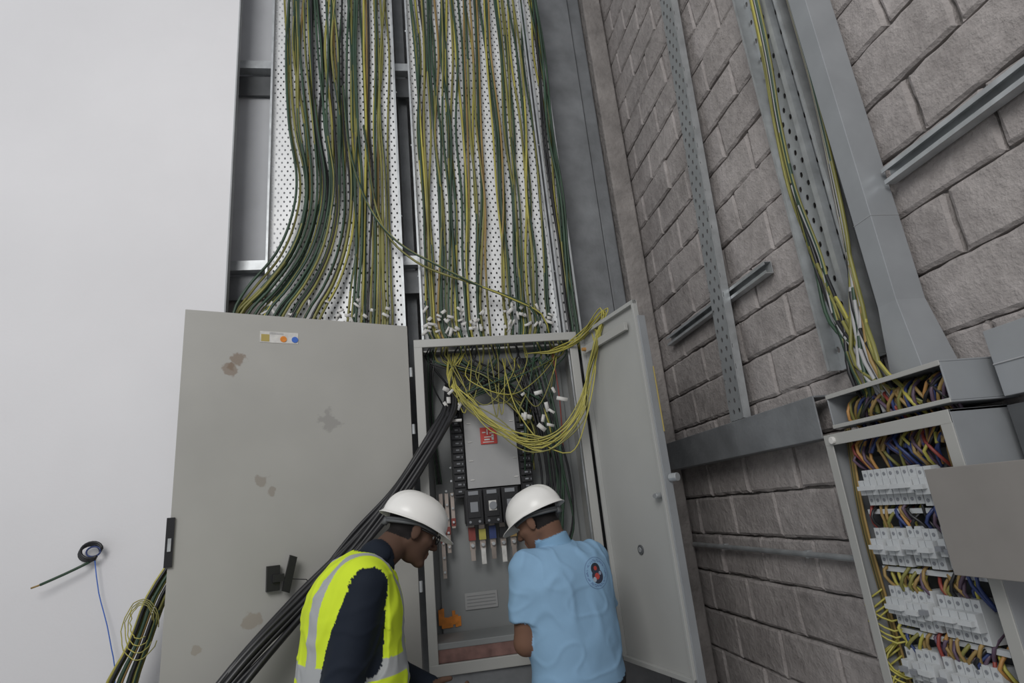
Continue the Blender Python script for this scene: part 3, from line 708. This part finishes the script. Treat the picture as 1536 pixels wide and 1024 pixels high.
    me.loops.add(len(Fc)*4); me.loops.foreach_set('vertex_index',Fc.astype(np.int32).ravel())
    me.polygons.add(len(Fc)); me.polygons.foreach_set('loop_start',np.arange(0,len(Fc)*4,4,dtype=np.int32)); 
    me.update(calc_edges=True); me.validate()
    me.polygons.foreach_set('use_smooth',[True]*len(me.polygons))
    nr=np.zeros(len(V)*3,dtype=np.float32); me.vertices.foreach_get('normal',nr); nr=nr.reshape(-1,3)
    col=np.zeros((len(V),4),dtype=np.float32); col[:,3]=1
    rel=V-np.array(C); l=rel@np.array(r); fwv=rel@np.array(f); z=V[:,2]
    cmap=dict(TAGS); cmap.update(cols)
    for t_,cc in cmap.items(): col[T==t_,:3]=cc
    hl=(V-np.array(hd))@np.array(R)
    hair=((T==2)|(T==1))&(hl[:,2]>-.045)&(hl[:,1]<-.005-.25*np.clip(-hl[:,2],0,1))&(hl[:,2]<.2)&(np.linalg.norm(hl,axis=1)<.16)&(np.abs(hl[:,0])<.0775)
    col[(T==2),:3]=cmap[1]; col[hair,:3]=cmap[2]
    lips=(T==1)&(np.abs(hl[:,0])<.022)&(hl[:,1]>.08)&(hl[:,2]<-.052)&(hl[:,2]>-.08); col[lips,:3]=np.array(cmap[1])*np.array((1.1,.75,.75))
    brow=(T==1)&(np.abs(hl[:,0])>.012)&(np.abs(hl[:,0])<.045)&(hl[:,1]>.07)&(hl[:,2]<.028)&(hl[:,2]>.018); col[brow,:3]=cmap[2]
    if vest:
        vm=T==6
        st=vm&((np.abs(np.abs(l)-.112)<.026)|(np.abs(z-1.185)<.027)|(np.abs(z-1.03)<.027)); col[st,:3]=(.38,.395,.40)
        ed=vm&((np.abs(l)<.006)&(fwv>.05)); col[ed,:3]=(.25,.27,.1)
    disp=np.zeros(len(V)); cl=np.isin(T,(3,4,6))
    for i in np.nonzero(cl)[0]:
        q=Vector((l[i]*4+z[i]*2,fwv[i]*4,z[i]*6-l[i]*4)); 
        n1=noise.noise(q)+.3*noise.noise(q*2.1)
        rr=abs(noise.noise(Vector((l[i]*4+z[i]*4+3,fwv[i]*4,z[i]*2.5-l[i]*7))))
        r2_=abs(noise.noise(Vector((l[i]*7-z[i]*5+9,fwv[i]*6,z[i]*9+l[i]*5))))
        disp[i]=.004*n1+.0055*math.exp(-(rr/.10)**2)+.0025*math.exp(-(r2_/.10)**2)
    V2=V+nr*disp[:,None]
    me.vertices.foreach_set('co',V2.astype(np.float32).ravel())
    ca=me.color_attributes.new('Col','FLOAT_COLOR','POINT'); ca.data.foreach_set('color',col.ravel())
    me.materials.append(cloth_mat('worker_body',logo)); me.update()
    bo=link(bpy.data.objects.new('body',me)); bo.parent=root
    sm=bo.modifiers.new('smooth','SMOOTH'); sm.factor=.5; sm.iterations=3
    e=MB()
    for s in (-1,1):
        for (rr,off,k) in ((.0115,0,'eyew'),(.006,.0068,'iris')):
            c0=Hh(.030*s,.071+off,.002)
            pts=[c0+R@Vector((0,0,rr*math.cos(a))) for a in [math.pi*j/8 for j in range(9)]]
            rad=[max(1e-4,rr*math.sin(math.pi*j/8)) for j in range(9)]
            e.tube(pts,rad,k,sides=12)
    e.build('eyes',smooth=True,parent=root)
    hm=MB(); NT=64; NP=14; rings=[]
    a_,b_,h_=.106,.130,.108; zr=.030
    for j in range(NP+1):
        ph=math.pi/2*j/NP; ring=[]
        for i in range(NT):
            th=2*math.pi*i/NT; sp=math.sin(ph)**.88; x=a_*sp*math.sin(th); y=-.008+b_*sp*math.cos(th); zz=zr+h_*max(0,math.cos(ph))**.92
            fade=math.sin(min(1,max(0,(ph)/.3))*math.pi/2)
            rd=.0050*(math.exp(-((x)/.011)**2))*(1-(ph/(math.pi/2))**4)
            rd+=.003*(math.exp(-((abs(x)-.036)/.007)**2))*(1-(ph/(math.pi/2))**4)*fade
            nrm=Vector((x/a_,(y+.008)/b_,(zz-zr)/h_)).normalized()
            ring.append(Vector((x,y,zz))+nrm*rd)
        rings.append(ring)
    for ext,drop in ((.004,.004),(.010,.008),(.013,.008)):
        ring=[]
        for i in range(NT):
            th=2*math.pi*i/NT; fr=max(0,math.cos(th))**1.6; k=ext/.013
            ring.append(Vector(((a_+ext)*math.sin(th),-.008+(b_+ext+.036*fr*k)*math.cos(th),zr-drop-.012*fr*k-.008*max(0,-math.cos(th))*k)))
        rings.append(ring)
    for ring in rings:
        for v in ring: hm.v.append(tuple(hd+R@v))
    ki=hm.mi('helmet')
    for j in range(len(rings)-1):
        for i in range(NT):
            hm.f.append((j*NT+i,(j+1)*NT+i,(j+1)*NT+(i+1)%NT,j*NT+(i+1)%NT)); hm.m.append(ki)
    ho=hm.build('helmet_shell',smooth=True,parent=root)
    so=ho.modifiers.new('s','SOLIDIFY'); so.thickness=.003; so.offset=-1
    hb=MB()
    for (w_,dz) in ((.0065,0),(.0065,.010)):
        ring=[hd+R@Vector((.083*math.sin(th),-.012+.103*math.cos(th),.018+dz-.026*max(0,-math.cos(th)))) for th in [2*math.pi*i/40 for i in range(41)]]
        hb.tube(ring,w_,'web',sides=6,caps=False)
    hb.tube([hd+R@Vector((0,-.105,-.010)),hd+R@Vector((0,-.124,-.010))],.015,'web',sides=12)
    if glasses:
        for s in (-1,1):
            hb.tube([hd+R@Vector((.076*s,.0,.008)),hd+R@Vector((.070*s,.07,.008)),hd+R@Vector((.058*s,.098,.006))],.0026,'black')
            cx=.031*s
            hb.tube([hd+R@Vector((cx+.024*math.cos(a),.101-.15*abs(cx+.024*math.cos(a))*.3,.0+.016*math.sin(a))) for a in [k*math.pi/10 for k in range(21)]],.0022,'black')
        hb.tube([hd+R@Vector((-.008,.104,.004)),hd+R@Vector((.008,.104,.004))],.002,'black')
    if logo:
        pts=[]
        for k in range(21):
            a=k*math.pi/10; u=.021*math.cos(a); v=.021*math.sin(a); phc=math.radians(64)+(-v)/.115; 
            sp=math.sin(phc)**.88; yy=-.008+b_*sp*math.sqrt(max(0,1-(u/(a_*sp))**2))+.003; zz=zr+h_*math.cos(phc)**.92
            pts.append(hd+R@Vector((u,yy,zz)))
        hb.tube(pts,.0022,'red')
    hb.build('helmet_harness',smooth=True,parent=root)
    return root

make_worker((-.305,2.27),(.95,.31),(-.080,2.395,1.590),(.95,.30),math.radians(28),
   [((-.20,.08,1.12),(-.10,.30,1.02),(1,0,-.3)),((.205,-.075,1.12),(.10,.16,1.00),(-.5,.8,-.2))],
   True,{1:(.10,.057,.040),3:(.010,.015,.026),4:(.02,.022,.03),5:(.03,.02,.015),6:(.62,.78,.035),7:(.010,.015,.026)},'long',None,.90,1.10,True,1.08,.035,1.18,.020)
make_worker((.535,2.50),(-.35,.937),(.445,2.60,1.575),(-.82,.57),math.radians(24),
   [((-.205,.035,1.13),(-.07,.24,1.10),(.6,.5,-.3)),((.205,.07,1.12),(.09,.27,1.12),(-.6,.5,-.3))],
   False,{1:(.17,.092,.062),3:(.245,.41,.59),4:(.02,.02,.025),5:(.02,.018,.015),7:(.21,.37,.54)},'short',((.64,2.40,1.355),.060,2.52),.97,1.08)

# ------------------------------------------------------------ lighting
w=bpy.data.worlds.new('World'); sc.world=w; w.use_nodes=True
bg=w.node_tree.nodes['Background']; bg.inputs[0].default_value=(.92,.95,1,1); bg.inputs[1].default_value=.46
def area(name,loc,tgt,size,power,col):
    l=bpy.data.lights.new(name,'AREA'); l.energy=power; l.size=size; l.color=col
    o=link(bpy.data.objects.new(name,l)); o.location=loc; o.rotation_euler=(Vector(tgt)-Vector(loc)).to_track_quat('-Z','Y').to_euler()
area('upper_left_area_light',(-1.6,-2.2,4.6),(.3,3.0,2.4),2.4,150,(1,.985,.965))  # broad unseen area lamp, high left behind the camera; no opening modelled

# ------------------------------------------------------------ camera
V=Vector((-288,2912,-864)).normalized(); R=Vector((-118,-268,-864)); R=(R-V*R.dot(V)).normalized(); X=R.cross(V).normalized()
cam=bpy.data.cameras.new('camera'); cam.sensor_width=36; cam.lens=36*864/1536; cam.clip_start=.05
co=link(bpy.data.objects.new('camera',cam)); 
co.matrix_world=Matrix.Translation((0,0,1.62))@Matrix((X,R,V)).to_4x4()
sc.camera=co
